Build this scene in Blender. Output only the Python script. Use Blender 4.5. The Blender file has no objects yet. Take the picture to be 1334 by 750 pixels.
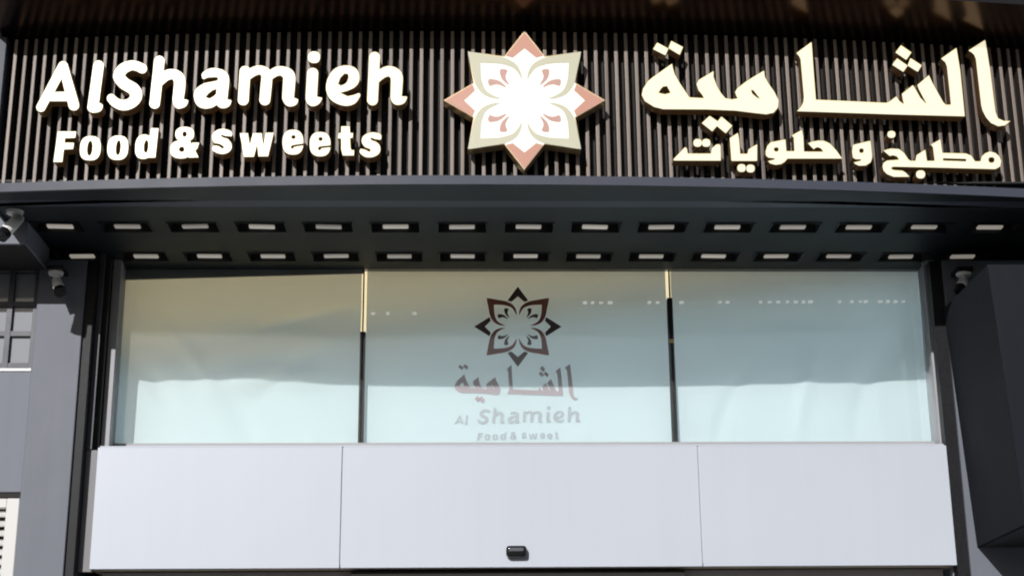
import bpy, bmesh, math, random
import numpy as np
from mathutils import Vector, Matrix
from mathutils.geometry import tessellate_polygon
random.seed(7)
sc = bpy.context.scene
COL = sc.collection

# ------------------------------------------------------------------ camera, sky, sun, exposure
FPX, W0, H0 = 2050.0, 1334.0, 750.0          # focal length in photo pixels, photo size
PITCH, YAW, ROLL = math.radians(17.5), math.radians(1.6), math.radians(0.48)
EYE = Vector((0, 0, 1.6))
fw = Vector((math.sin(YAW) * math.cos(PITCH), math.cos(YAW) * math.cos(PITCH), math.sin(PITCH)))
r0 = Vector((math.cos(YAW), -math.sin(YAW), 0))
u0 = r0.cross(fw)
rt = r0 * math.cos(ROLL) - u0 * math.sin(ROLL)
up = u0 * math.cos(ROLL) + r0 * math.sin(ROLL)
cam = bpy.data.cameras.new('camera')
cam.sensor_width = 36.0
cam.lens = 36.0 * FPX / W0
cam.clip_start, cam.clip_end = 0.1, 3000
cam_ob = bpy.data.objects.new('camera', cam)
COL.objects.link(cam_ob)
cam_ob.matrix_world = Matrix(((rt.x, up.x, -fw.x, EYE.x), (rt.y, up.y, -fw.y, EYE.y), (rt.z, up.z, -fw.z, EYE.z), (0, 0, 0, 1)))
sc.camera = cam_ob

SUN_DIR = Vector((0.37, 1.0, -0.475)).normalized()      # the way the light travels
SUN_EL = math.asin(-SUN_DIR.z)
SUN_AZ = math.atan2(-SUN_DIR.x, -SUN_DIR.y)            # towards the sun, clockwise from +Y
w = bpy.data.worlds.new('World'); sc.world = w; w.use_nodes = True
nt = w.node_tree
sky = nt.nodes.new('ShaderNodeTexSky'); sky.sky_type = 'NISHITA'; sky.sun_disc = False
sky.sun_elevation = SUN_EL; sky.sun_rotation = SUN_AZ
sky.air_density = 1.0; sky.dust_density = 1.6; sky.ozone_density = 1.6
bg = nt.nodes['Background']; bg.inputs['Strength'].default_value = 0.05
nt.links.new(sky.outputs[0], bg.inputs[0])
sun = bpy.data.lights.new('sun', 'SUN'); sun.energy = 5.0; sun.angle = math.radians(0.5); sun.color = (1.0, 0.975, 0.945)
sun_ob = bpy.data.objects.new('sun', sun); COL.objects.link(sun_ob)
sun_ob.rotation_euler = SUN_DIR.to_track_quat('-Z', 'Y').to_euler()
sun_ob.location = (-6, -12, 14)
sc.view_settings.view_transform = 'Standard'; sc.view_settings.look = 'None'
sc.view_settings.exposure = -0.5; sc.view_settings.gamma = 1.0
sc.render.engine = 'CYCLES'
sc.cycles.filter_width = 2.0
sc.cycles.use_denoising = True
sc.cycles.max_bounces = 10

# ------------------------------------------------------------------ geometry helpers
def ray(px, py):
    return fw + rt * ((px - W0 / 2) / FPX) + up * ((H0 / 2 - py) / FPX)
def P(px, py, Y):                          # the point of the plane y = Y seen at a photo pixel
    d = ray(px, py); return EYE + d * ((Y - EYE.y) / d.y)
def PZ(px, py, z):                         # the point of the level z seen at a photo pixel
    d = ray(px, py); return EYE + d * ((z - EYE.z) / d.z)
BOW = 0.15
def bow(x): return BOW * (x / 2.8) ** 2    # the sign and canopy edge bulge towards the street
def PB(px, py, Y0):                        # the point of the bowed sheet y = Y0 + bow(x)
    Y = Y0
    for _ in range(6):
        p = P(px, py, Y); Y = Y0 + bow(p.x)
    return P(px, py, Y)

def link(name, me, parent=None):
    o = bpy.data.objects.new(name, me); COL.objects.link(o)
    if parent is not None: o.parent = parent
    return o
def thing(name, label, cat, loc=(0, 0, 0), group=None):
    o = bpy.data.objects.new(name, None); COL.objects.link(o)
    o.location = loc; o.empty_display_size = 0.1
    o['label'] = label; o['category'] = cat
    if group: o['group'] = group
    return o
def obj(name, bm, mat, parent=None, smooth=False, label=None):
    """one mesh object from a bmesh given in world coordinates, parented with an offset"""
    bmesh.ops.recalc_face_normals(bm, faces=bm.faces)
    me = bpy.data.meshes.new(name); 
    off = Vector((0, 0, 0))
    q = parent
    while q is not None:
        off += q.location; q = q.parent
    if parent is not None: bmesh.ops.translate(bm, verts=bm.verts, vec=-off)
    bm.to_mesh(me); bm.free()
    me.materials.append(mat)
    if smooth:
        for f in me.polygons: f.use_smooth = True
    o = link(name, me, parent)
    if label: o['label'] = label
    return o
def quad(bm, pts):
    return bm.faces.new([bm.verts.new(p) for p in pts])
def box(bm, x0, x1, y0, y1, z0, z1, bev=0.0, seg=1):
    r = bmesh.ops.create_cube(bm, size=1.0)
    vs = r['verts']
    for v in vs:
        v.co = Vector((x0 + (v.co.x + .5) * (x1 - x0), y0 + (v.co.y + .5) * (y1 - y0), z0 + (v.co.z + .5) * (z1 - z0)))
    if bev:
        es = list({e for v in vs for e in v.link_edges})
        bmesh.ops.bevel(bm, geom=es, offset=bev, segments=seg, affect='EDGES', profile=0.6)
def hexa(bm, f, b, bev=0.0):
    """a solid between a front quad f and a back quad b (same winding)"""
    vf = [bm.verts.new(p) for p in f]; vb = [bm.verts.new(p) for p in b]
    n = len(vf)
    fs = [bm.faces.new(vf), bm.faces.new(vb[::-1])]
    for i in range(n):
        fs.append(bm.faces.new([vf[i], vb[i], vb[(i + 1) % n], vf[(i + 1) % n]]))
    if bev:
        es = list({e for fc in fs for e in fc.edges})
        bmesh.ops.bevel(bm, geom=es, offset=bev, segments=2, affect='EDGES', profile=0.6)
def prism_px(bm, pts, Y0, Y1, bev=0.0):
    """a slab whose outline on the plane y = Y0 is seen at the given photo pixels"""
    f = [P(x, y, Y0) for x, y in pts]
    hexa(bm, f, [Vector((p.x, Y1, p.z)) for p in f], bev)
def cyl(bm, p0, p1, r0, r1=None, seg=20, cap=True):
    r1 = r0 if r1 is None else r1
    p0, p1 = Vector(p0), Vector(p1); d = (p1 - p0)
    m = d.to_track_quat('Z', 'Y').to_matrix().to_4x4(); m.translation = (p0 + p1) / 2
    bmesh.ops.create_cone(bm, cap_ends=cap, segments=seg, radius1=r0, radius2=r1, depth=d.length, matrix=m)

# ------------------------------------------------------------------ materials
def mat(name, color, rough=0.5, metal=0.0, var=0.12, scale=6.0, bump=0.0, bscale=80.0, spec=0.5, coat=0.0, stretch=(1, 1, 1), streak=0.0):
    m = bpy.data.materials.new(name); m.use_nodes = True
    n = m.node_tree.nodes; l = m.node_tree.links
    b = n['Principled BSDF']
    b.inputs['Roughness'].default_value = rough; b.inputs['Metallic'].default_value = metal
    b.inputs['Specular IOR Level'].default_value = spec
    b.inputs['Coat Weight'].default_value = coat
    tc = n.new('ShaderNodeTexCoord'); mp = n.new('ShaderNodeMapping'); mp.inputs['Scale'].default_value = stretch
    geo = n.new('ShaderNodeNewGeometry')
    l.new(geo.outputs['Position'], mp.inputs[0])
    nz = n.new('ShaderNodeTexNoise'); nz.inputs['Scale'].default_value = scale; nz.inputs['Detail'].default_value = 6
    l.new(mp.outputs[0], nz.inputs[0])
    mx = n.new('ShaderNodeMix'); mx.data_type = 'RGBA'
    c = Vector(color)
    mx.inputs['A'].default_value = (*(c * (1 - var)), 1); mx.inputs['B'].default_value = (*(c * (1 + var)), 1)
    l.new(nz.outputs[0], mx.inputs['Factor'])
    out = mx.outputs['Result']
    if streak:                                           # rain and dust streaks that run down the face
        mp2 = n.new('ShaderNodeMapping'); mp2.inputs['Scale'].default_value = (9, 9, .5)
        l.new(geo.outputs['Position'], mp2.inputs[0])
        n2 = n.new('ShaderNodeTexNoise'); n2.inputs['Scale'].default_value = 1.6; n2.inputs['Detail'].default_value = 5
        l.new(mp2.outputs[0], n2.inputs[0])
        rp = n.new('ShaderNodeValToRGB'); rp.color_ramp.elements[0].position = .42; rp.color_ramp.elements[1].position = .75
        l.new(n2.outputs[0], rp.inputs[0])
        mul = n.new('ShaderNodeMath'); mul.operation = 'MULTIPLY'; mul.inputs[1].default_value = streak
        l.new(rp.outputs[0], mul.inputs[0])
        m3 = n.new('ShaderNodeMix'); m3.data_type = 'RGBA'
        l.new(mul.outputs[0], m3.inputs['Factor']); l.new(out, m3.inputs['A']); m3.inputs['B'].default_value = (*(c * .62 + Vector((.02, .018, .014))), 1)
        out = m3.outputs['Result']
    l.new(out, b.inputs['Base Color'])
    rr = n.new('ShaderNodeMapRange'); rr.inputs['To Min'].default_value = max(0, rough - .08); rr.inputs['To Max'].default_value = min(1, rough + .08)
    l.new(nz.outputs[0], rr.inputs[0]); l.new(rr.outputs[0], b.inputs['Roughness'])
    if bump:
        nb = n.new('ShaderNodeTexNoise'); nb.inputs['Scale'].default_value = bscale; nb.inputs['Detail'].default_value = 4
        l.new(geo.outputs['Position'], nb.inputs[0])
        bp = n.new('ShaderNodeBump'); bp.inputs['Strength'].default_value = bump; bp.inputs['Distance'].default_value = 0.004
        l.new(nb.outputs[0], bp.inputs['Height']); l.new(bp.outputs[0], b.inputs['Normal'])
    return m
# strengths are written for exposure 0; 1.41 makes up for the half stop
def glow(name, color, strength, base=(.8, .78, .7), rough=.35):
    m = mat(name, base, rough, var=.03)
    b = m.node_tree.nodes['Principled BSDF']
    b.inputs['Emission Color'].default_value = (*color, 1); b.inputs['Emission Strength'].default_value = strength * 1.41
    return m

M = {}
M['slat_side'] = mat('gap_shade_flank', (.035, .026, .022), .6, var=.2)
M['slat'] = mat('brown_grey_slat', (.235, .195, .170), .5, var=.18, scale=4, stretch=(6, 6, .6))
_n = M['slat'].node_tree; _b = _n.nodes['Principled BSDF']; _src = _b.inputs['Base Color'].links[0].from_socket
_i = _n.nodes.new('ShaderNodeObjectInfo'); _r = _n.nodes.new('ShaderNodeMapRange'); _r.inputs['To Min'].default_value = .70; _r.inputs['To Max'].default_value = 1.25
_x = _n.nodes.new('ShaderNodeVectorMath'); _x.operation = 'SCALE'
_n.links.new(_i.outputs['Random'], _r.inputs[0]); _n.links.new(_src, _x.inputs[0]); _n.links.new(_r.outputs[0], _x.inputs['Scale']); _n.links.new(_x.outputs[0], _b.inputs['Base Color'])
M['back'] = mat('black_backing', (.012, .009, .008), .7, var=.3)
M['ledge'] = mat('slate_metal_edge', (.063, .072, .100), .5, spec=.3, var=.08, scale=3, bump=.02, streak=.25)
M['black_gloss'] = mat('glossy_black_panel', (.005, .005, .006), .20, var=.2, spec=.55)
M['black_gloss'].node_tree.nodes['Principled BSDF'].inputs['Specular Tint'].default_value = (1, .42, .10, 1)
M['hood_front'] = mat('matt_black_panel', (.014, .014, .016), .65, var=.2, spec=.2)
M['soffit'] = mat('dark_soffit_panel', (.011, .0150, .018), .5, spec=.25, var=.14, scale=2.2, bump=.03, bscale=14)
M['recess'] = mat('black_recess', (.012, .013, .014), .6)
M['lens'] = glow('lamp_lens', (1.0, .92, .80), .30, (.7, .68, .62))
_n = M['lens'].node_tree                             # every lamp has its own brightness
_i = _n.nodes.new('ShaderNodeObjectInfo'); _m = _n.nodes.new('ShaderNodeMapRange')
_m.inputs['To Min'].default_value = .16; _m.inputs['To Max'].default_value = .38
_n.links.new(_i.outputs['Random'], _m.inputs[0]); _n.links.new(_m.outputs[0], _n.nodes['Principled BSDF'].inputs['Emission Strength'])
M['pillar'] = mat('grey_stone_cladding', (.160, .174, .214), .6, var=.09, scale=5, bump=.10, bscale=120, streak=.22)
M['granite'] = mat('black_granite', (.011, .011, .014), .5, var=.8, scale=60, spec=.25)
M['reveal'] = mat('grey_reveal_panel', (.19, .185, .20), .5, var=.06, scale=4)
M['olive'] = mat('dark_olive_glass', (.05, .054, .046), .1, var=.2, scale=2)
M['white'] = mat('white_aluminium_panel', (.555, .60, .685), .42, var=.018, scale=1.4, bump=.02, bscale=1.6, streak=.045)
M['silver'] = mat('silver_aluminium', (.36, .36, .38), .55, metal=.0, var=.06)
M['darkframe'] = mat('dark_grey_frame', (.075, .08, .10), .5, var=.1)
M['bulk'] = mat('charcoal_cladding', (.018, .0195, .026), .75, spec=.08, var=.1, scale=3, bump=.04, streak=.2)
M['cctv'] = mat('white_camera_plastic', (.84, .84, .83), .4, var=.03)
M['cctv_black'] = mat('black_camera_plastic', (.012, .012, .014), .15)
M['beige'] = mat('beige_soffit_board', (.72, .63, .48), .5, var=.08)
M['vent'] = mat('cream_louvre', (.70, .70, .69), .5, var=.04)
M['void'] = mat('dark_void', (.02, .018, .017), .8)
M['neigh'] = mat('blue_grey_wall', (.19, .205, .255), .65, var=.07, scale=3, bump=.08, bscale=90, streak=.2)
M['pane'] = mat('grey_window_pane', (.30, .32, .36), .08, var=.1, scale=1.5, coat=.4)
M['letter_side'] = glow('bronze_letter_return', (1.0, .50, .16), .016, (.085, .045, .022))
M['edge'] = glow('lit_letter_edge', (1.0, .78, .30), .62, (.3, .25, .12))
M['face'] = glow('lit_letter_face', (1.0, .94, .70), 0.92, (.22, .21, .17))
M['gold_rim'] = mat('gold_rim', (.62, .47, .25), .35, metal=.7)
M['pink'] = glow('lit_pink_vinyl', (.74, .38, .26), .30, (.42, .22, .17))
M['sage'] = glow('lit_sage_vinyl', (.70, .69, .54), .44, (.34, .33, .24))
M['stamen'] = glow('lit_dusky_pink_vinyl', (.78, .48, .40), .34, (.36, .21, .18))
M['print_brown'] = mat('brown_print', (.42, .14, .11), .5, var=.1)
M['print_dark'] = mat('dark_print', (.10, .050, .048), .5, var=.1)
M['print_pale'] = mat('pale_mauve_print', (.50, .40, .43), .6, var=.05)
M['print_grey'] = mat('pale_grey_print', (.50, .50, .53), .6, var=.05)
M['glow_mark'] = glow('pale_glow_mark', (.95, 1.0, .95), .42, (.6, .6, .6))  # glow for the pale marks on the glass, no real lamps
M['speck'] = mat('white_print', (.88, .90, .88), .5, var=.05)
M['pave'] = mat('pale_paving', (.22, .21, .20), .8, var=.15, scale=3, bump=.1)
M['ground'] = mat('dusty_ground', (.08, .075, .07), .9, var=.2, scale=.6, bump=.1)
M['door'] = mat('dark_door_frame', (.12, .105, .10), .4, metal=.3)
M['wall_in'] = mat('interior_wall', (.55, .56, .57), .8)
M['cool'] = glow('cool_film_backlight', (.68, .885, .98), 3.6, (.8, .8, .8))  # glowing panels added behind the film to brighten it
M['warm'] = glow('warm_interior_light', (1.0, .80, .50), .85, (.8, .7, .5))

def logo_face_mat():
    """opal acrylic over LEDs: brightest over the LED cluster in the middle"""
    m = glow('opal_logo_face', (1.0, .965, .87), .66, (.46, .45, .42)); return m
M['opal'] = logo_face_mat()
M['led'] = glow('led_core', (1.0, .98, .9), 2.6, (.8, .8, .8))

def glass_mat():
    m = bpy.data.materials.new('coated_glass'); m.use_nodes = True
    n = m.node_tree.nodes; l = m.node_tree.links; n.clear()
    out = n.new('ShaderNodeOutputMaterial'); mx = n.new('ShaderNodeMixShader')
    tr = n.new('ShaderNodeBsdfTransparent'); tr.inputs[0].default_value = (.965, .987, .987, 1)
    gl = n.new('ShaderNodeBsdfGlossy'); gl.inputs['Roughness'].default_value = .07; gl.inputs[0].default_value = (.92, .97, 1, 1)
    lw = n.new('ShaderNodeFresnel'); lw.inputs[0].default_value = 1.5
    ad = n.new('ShaderNodeMath'); ad.operation = 'ADD'; ad.inputs[1].default_value = .025
    l.new(lw.outputs[0], ad.inputs[0]); l.new(ad.outputs[0], mx.inputs[0])
    nz = n.new('ShaderNodeTexNoise'); nz.inputs['Scale'].default_value = 1.1
    bp = n.new('ShaderNodeBump'); bp.inputs['Strength'].default_value = .6; bp.inputs['Distance'].default_value = .03
    l.new(nz.outputs[0], bp.inputs['Height']); l.new(bp.outputs[0], gl.inputs['Normal'])
    l.new(tr.outputs[0], mx.inputs[1]); l.new(gl.outputs[0], mx.inputs[2]); l.new(mx.outputs[0], out.inputs[0])
    return m
M['glass'] = glass_mat()
def film_mat():
    m = bpy.data.materials.new('white_window_film'); m.use_nodes = True
    n = m.node_tree.nodes; l = m.node_tree.links; n.clear()
    out = n.new('ShaderNodeOutputMaterial'); mx = n.new('ShaderNodeMixShader'); mx.inputs[0].default_value = .35
    df = n.new('ShaderNodeBsdfDiffuse'); tl = n.new('ShaderNodeBsdfTranslucent')
    geo = n.new('ShaderNodeNewGeometry'); nz = n.new('ShaderNodeTexNoise'); nz.inputs['Scale'].default_value = 2.0; nz.inputs['Detail'].default_value = 5
    l.new(geo.outputs['Position'], nz.inputs[0])
    cm = n.new('ShaderNodeMix'); cm.data_type = 'RGBA'; cm.inputs['A'].default_value = (.77, .835, .85, 1); cm.inputs['B'].default_value = (.87, .925, .94, 1)
    l.new(nz.outputs[0], cm.inputs['Factor']); l.new(cm.outputs['Result'], df.inputs[0]); tl.inputs[0].default_value = (.84, .86, .86, 1)
    l.new(df.outputs[0], mx.inputs[1]); l.new(tl.outputs[0], mx.inputs[2]); l.new(mx.outputs[0], out.inputs[0])
    return m
M['film'] = film_mat()

# ------------------------------------------------------------------ outlines: signed distances -> contours
def catmull(pts, closed=False, n=8):
    pts = [np.array(p, float) for p in pts]
    if len(pts) < 3: 
        return [pts[0] + (pts[1] - pts[0]) * t for t in np.linspace(0, 1, n + 1)]
    out = []; N = len(pts)
    rng = range(N if closed else N - 1)
    for i in rng:
        if closed: p0, p1, p2, p3 = pts[(i - 1) % N], pts[i], pts[(i + 1) % N], pts[(i + 2) % N]
        else: p0, p1, p2, p3 = pts[max(i - 1, 0)], pts[i], pts[i + 1], pts[min(i + 2, N - 1)]
        for k in range(n):
            t = k / n
            out.append(.5 * ((2 * p1) + (-p0 + p2) * t + (2 * p0 - 5 * p1 + 4 * p2 - p3) * t * t + (-p0 + 3 * p1 - 3 * p2 + p3) * t ** 3))
    if not closed: out.append(pts[-1])
    return out
def sd_stroke(X, Y, pts):
    """pts: (x, y, r); round caps, radius blends along the line"""
    sm = catmull(pts, n=5) if len(pts) > 2 else [np.array(p, float) for p in pts]
    d = np.full(X.shape, 1e9)
    for a, b in zip(sm[:-1], sm[1:]):
        dx, dy = b[0] - a[0], b[1] - a[1]; L = dx * dx + dy * dy + 1e-9
        t = np.clip(((X - a[0]) * dx + (Y - a[1]) * dy) / L, 0, 1)
        d = np.minimum(d, np.hypot(X - a[0] - t * dx, Y - a[1] - t * dy) - (a[2] + (b[2] - a[2]) * t))
    return d
def sd_poly(X, Y, pts):
    d = np.full(X.shape, 1e9); ins = np.zeros(X.shape, bool)
    n = len(pts)
    for i in range(n):
        ax, ay = pts[i][:2]; bx, by = pts[(i + 1) % n][:2]
        dx, dy = bx - ax, by - ay; L = dx * dx + dy * dy + 1e-9
        t = np.clip(((X - ax) * dx + (Y - ay) * dy) / L, 0, 1)
        d = np.minimum(d, np.hypot(X - ax - t * dx, Y - ay - t * dy))
        c = ((ay > Y) != (by > Y))
        xi = ax + (Y - ay) * (dx / (dy if abs(dy) > 1e-9 else 1e-9))
        ins ^= c & (X < xi)
    return np.where(ins, -d, d)
def super_ell(cx, cy, rx, ry, p=2.4, slant=0.0, n=40):
    out = []
    for k in range(n):
        a = 2 * math.pi * k / n; c, s = math.cos(a), math.sin(a)
        x = math.copysign(abs(c) ** (2 / p), c) * rx; y = math.copysign(abs(s) ** (2 / p), s) * ry
        out.append((cx + x - slant * y, cy + y))
    return out
def soft(pts, n=5):                        # a smooth closed outline through the points
    return [tuple(p) for p in catmull(pts, True, n)]
def build_outline(adds, subs, step, grow=0.0, rnd=0.0):
    """adds/subs: ('s', stroke) or ('p', polygon) in crop pixels -> list of closed loops"""
    xs, ys = [], []
    for k, pts in adds:
        for p in pts:
            r = p[2] if k == 's' else 0
            xs += [p[0] - r, p[0] + r]; ys += [p[1] - r, p[1] + r]
    m = step * 3 + abs(grow) + 2
    gx = np.arange(min(xs) - m - 8, max(xs) + m + 8, step); gy = np.arange(min(ys) - m - 8, max(ys) + m + 8, step)
    X, Y = np.meshgrid(gx, gy)
    D = np.full(X.shape, 1e9)
    for k, pts in adds: D = np.minimum(D, sd_stroke(X, Y, pts) if k == 's' else sd_poly(X, Y, pts))
    for k, pts in subs: D = np.maximum(D, -(sd_stroke(X, Y, pts) if k == 's' else sd_poly(X, Y, pts)))
    if rnd:                                 # soften corners a little by blurring the distance field
        for _ in range(int(rnd)):
            D[1:-1, 1:-1] = (D[1:-1, 1:-1] * 4 + D[:-2, 1:-1] + D[2:, 1:-1] + D[1:-1, :-2] + D[1:-1, 2:]) / 8
    D = D - grow
    return march(D, gx, gy)
def march(D, gx, gy):
    S = D < 0; ny, nx = D.shape
    code = (S[:-1, :-1] * 1 + S[:-1, 1:] * 2 + S[1:, 1:] * 4 + S[1:, :-1] * 8)
    nxt = {}; pos = {}
    def cross(j0, i0, j1, i1):
        key = (min((j0, i0), (j1, i1)), max((j0, i0), (j1, i1)))
        if key not in pos:
            a, b = D[j0, i0], D[j1, i1]; t = a / (a - b)
            pos[key] = (gx[i0] + (gx[i1] - gx[i0]) * t, gy[j0] + (gy[j1] - gy[j0]) * t)
        return key
    SEG = {1: [(3, 0)], 2: [(0, 1)], 3: [(3, 1)], 4: [(1, 2)], 5: [(3, 0), (1, 2)], 6: [(0, 2)], 7: [(3, 2)], 8: [(2, 3)], 9: [(2, 0)],
           10: [(0, 1), (2, 3)], 11: [(2, 1)], 12: [(1, 3)], 13: [(1, 0)], 14: [(0, 3)]}
    for j, i in zip(*np.nonzero((code > 0) & (code < 15))):
        e = [((j, i), (j, i + 1)), ((j, i + 1), (j + 1, i + 1)), ((j + 1, i + 1), (j + 1, i)), ((j + 1, i), (j, i))]
        for a, b in SEG[int(code[j, i])]:
            nxt[cross(*e[a][0], *e[a][1])] = cross(*e[b][0], *e[b][1])
    loops = []; left = set(nxt)
    while left:
        k0 = left.pop(); lp = [pos[k0]]; k = nxt[k0]
        while k in left:
            left.discard(k); lp.append(pos[k]); k = nxt.get(k)
            if k is None: break
        if len(lp) > 6: loops.append(lp)
    return loops
def area(lp): return .5 * sum(lp[i][0] * lp[(i + 1) % len(lp)][1] - lp[(i + 1) % len(lp)][0] * lp[i][1] for i in range(len(lp)))
def simplify(lp, tol):
    pts = np.array(lp); n = len(pts)
    def dp(i, j):
        if j <= i + 1: return []
        a, b = pts[i], pts[j % n]; seg = pts[i + 1:j]
        d = b - a; L = math.hypot(*d) + 1e-12
        dist = np.abs((seg[:, 0] - a[0]) * d[1] - (seg[:, 1] - a[1]) * d[0]) / L
        k = int(dist.argmax())
        if dist[k] < tol: return []
        k += i + 1
        return dp(i, k) + [k] + dp(k, j)
    far = int(np.hypot(*(pts - pts[0]).T).argmax())
    idx = [0] + dp(0, far) + [far] + dp(far, n)
    return [tuple(pts[k]) for k in idx]
def inside(p, lp):
    r = False; n = len(lp)
    for i in range(n):
        a, b = lp[i], lp[(i + 1) % n]
        if (a[1] > p[1]) != (b[1] > p[1]) and p[0] < a[0] + (p[1] - a[1]) * (b[0] - a[0]) / (b[1] - a[1]): r = not r
    return r
def shapes(loops, tol):
    """-> list of (outer, [holes]) in photo pixels"""
    loops = [simplify(l, tol) for l in loops]
    loops = [l for l in loops if len(l) > 2 and abs(area(l)) > 1.0]
    loops.sort(key=lambda l: -abs(area(l)))
    res = []
    for l in loops:
        host = [s for s in res if inside(l[0], s[0])]
        if host and not any(inside(l[0], h) for h in host[0][1]): host[0][1].append(l)
        else: res.append((l, []))
    return res
def solid(bm, shp, to3d, depth, cap_front=True, cap_back=True):
    """extrude a shape with holes: to3d(px, py) gives the front point, the back lies depth behind (+y)"""
    outer, holes = shp
    rings = [outer] + holes
    flat = [p for r in rings for p in r]
    tris = tessellate_polygon([[Vector((x, -y, 0)) for x, y in r] for r in rings])
    F = [to3d(x, y) for x, y in flat]
    vf = [bm.verts.new(p) for p in F]
    if depth:
        vb = [bm.verts.new(p + Vector((0, depth, 0))) for p in F]
    for t in tris:
        try:
            if cap_front: bm.faces.new([vf[i] for i in t])
            if depth and cap_back: bm.faces.new([vb[i] for i in t[::-1]])
        except ValueError: pass
    if depth:
        o = 0
        for r in rings:
            n = len(r)
            for i in range(n):
                a, b = o + i, o + (i + 1) % n
                try: bm.faces.new([vf[a], vb[a], vb[b], vf[b]])
                except ValueError: pass
            o += n

# ------------------------------------------------------------------ the glyphs, traced in crop pixels: (scale, ox, oy)
s_ = lambda *p: ('s', p)
p_ = lambda *p: ('p', p)
R1, R2, R3, R4, R5 = (7.5, 40, 60), (7.5, 130, 60), (7.5, 240, 60), (7.5, 300, 60), (7.5, 390, 60)
T1, T2, T3 = (8.893, 60, 150), (8.893, 210, 150), (8.893, 355, 150)
NAME = [
 ('A', R1, [s_((100, 600, 46), (315, 198, 48)), s_((318, 196, 46), (422, 580, 53)), s_((180, 495, 46), (380, 495, 46))], []),
 ('l', R1, [s_((663, 195, 53), (608, 598, 54)), s_((608, 600, 54), (655, 600, 46), (690, 582, 14))], []),
 ('S', R2, [s_((415, 223, 48), (365, 200, 47), (300, 193, 49), (222, 230, 54), (190, 300, 57), (240, 368, 58), (330, 425, 60), (356, 490, 60), (315, 553, 53), (235, 580, 52), (160, 558, 48), (112, 512, 43))], []),
 ('h', R2, [s_((582, 150, 53), (537, 563, 52)), s_((590, 350, 40), (650, 290, 50), (720, 278, 50), (775, 320, 57), (780, 400, 57), (766, 520, 55), (775, 563, 52)), s_((775, 565, 50), (815, 560, 40), (852, 540, 13))], []),
 ('a', R3, [s_((215, 290, 45), (260, 265, 45), (320, 265, 46), (378, 310, 58), (375, 420, 58), (362, 530, 58)), s_((362, 540, 55), (375, 563, 48), (415, 560, 38), (450, 540, 12)),
            s_((340, 370, 45), (250, 395, 48), (168, 455, 62), (150, 500, 55), (180, 550, 58), (250, 560, 48), (320, 520, 45))],
           [p_((212, 497), (238, 462), (305, 435), (296, 488), (250, 515)), p_((140, 352), (230, 310), (322, 306), (332, 325), (322, 340), (180, 368))]),
 ('m', R4, [s_((145, 250, 54), (127, 528, 54)), s_((150, 310, 40), (230, 250, 45), (300, 238, 45), (355, 282, 53), (350, 400, 55), (338, 528, 54)),
            s_((365, 310, 40), (440, 255, 45), (510, 248, 48), (573, 292, 60), (572, 400, 60), (565, 500, 58)), s_((565, 510, 57), (580, 545, 48), (620, 545, 38), (652, 530, 12))], []),
 ('i', R5, [s_((130, 270, 56), (117, 500, 56)), s_((118, 515, 56), (130, 538, 53), (170, 535, 38), (212, 515, 11))], []),
 ('dot', R5, [p_(*super_ell(143, 112, 60, 58))], []),
 ('e', R5, [s_((400, 425, 32), (480, 395, 40), (530, 335, 55), (520, 262, 52), (450, 238, 47), (370, 280, 60), (330, 380, 68), (350, 470, 70), (430, 528, 56), (510, 525, 50), (570, 483, 26))],
           [p_((378, 378), (398, 315), (440, 272), (475, 275), (482, 310), (455, 350), (405, 378)), p_((400, 458), (470, 440), (550, 405), (640, 350), (600, 452), (530, 480), (470, 492))]),
 ('h', R5, [s_((735, 112, 54), (715, 528, 54)), s_((740, 335, 40), (810, 270, 48), (880, 248, 52), (947, 292, 60), (950, 400, 58), (945, 490, 56)), s_((945, 500, 55), (955, 530, 48), (1000, 530, 38), (1042, 505, 12))], []),
]
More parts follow.
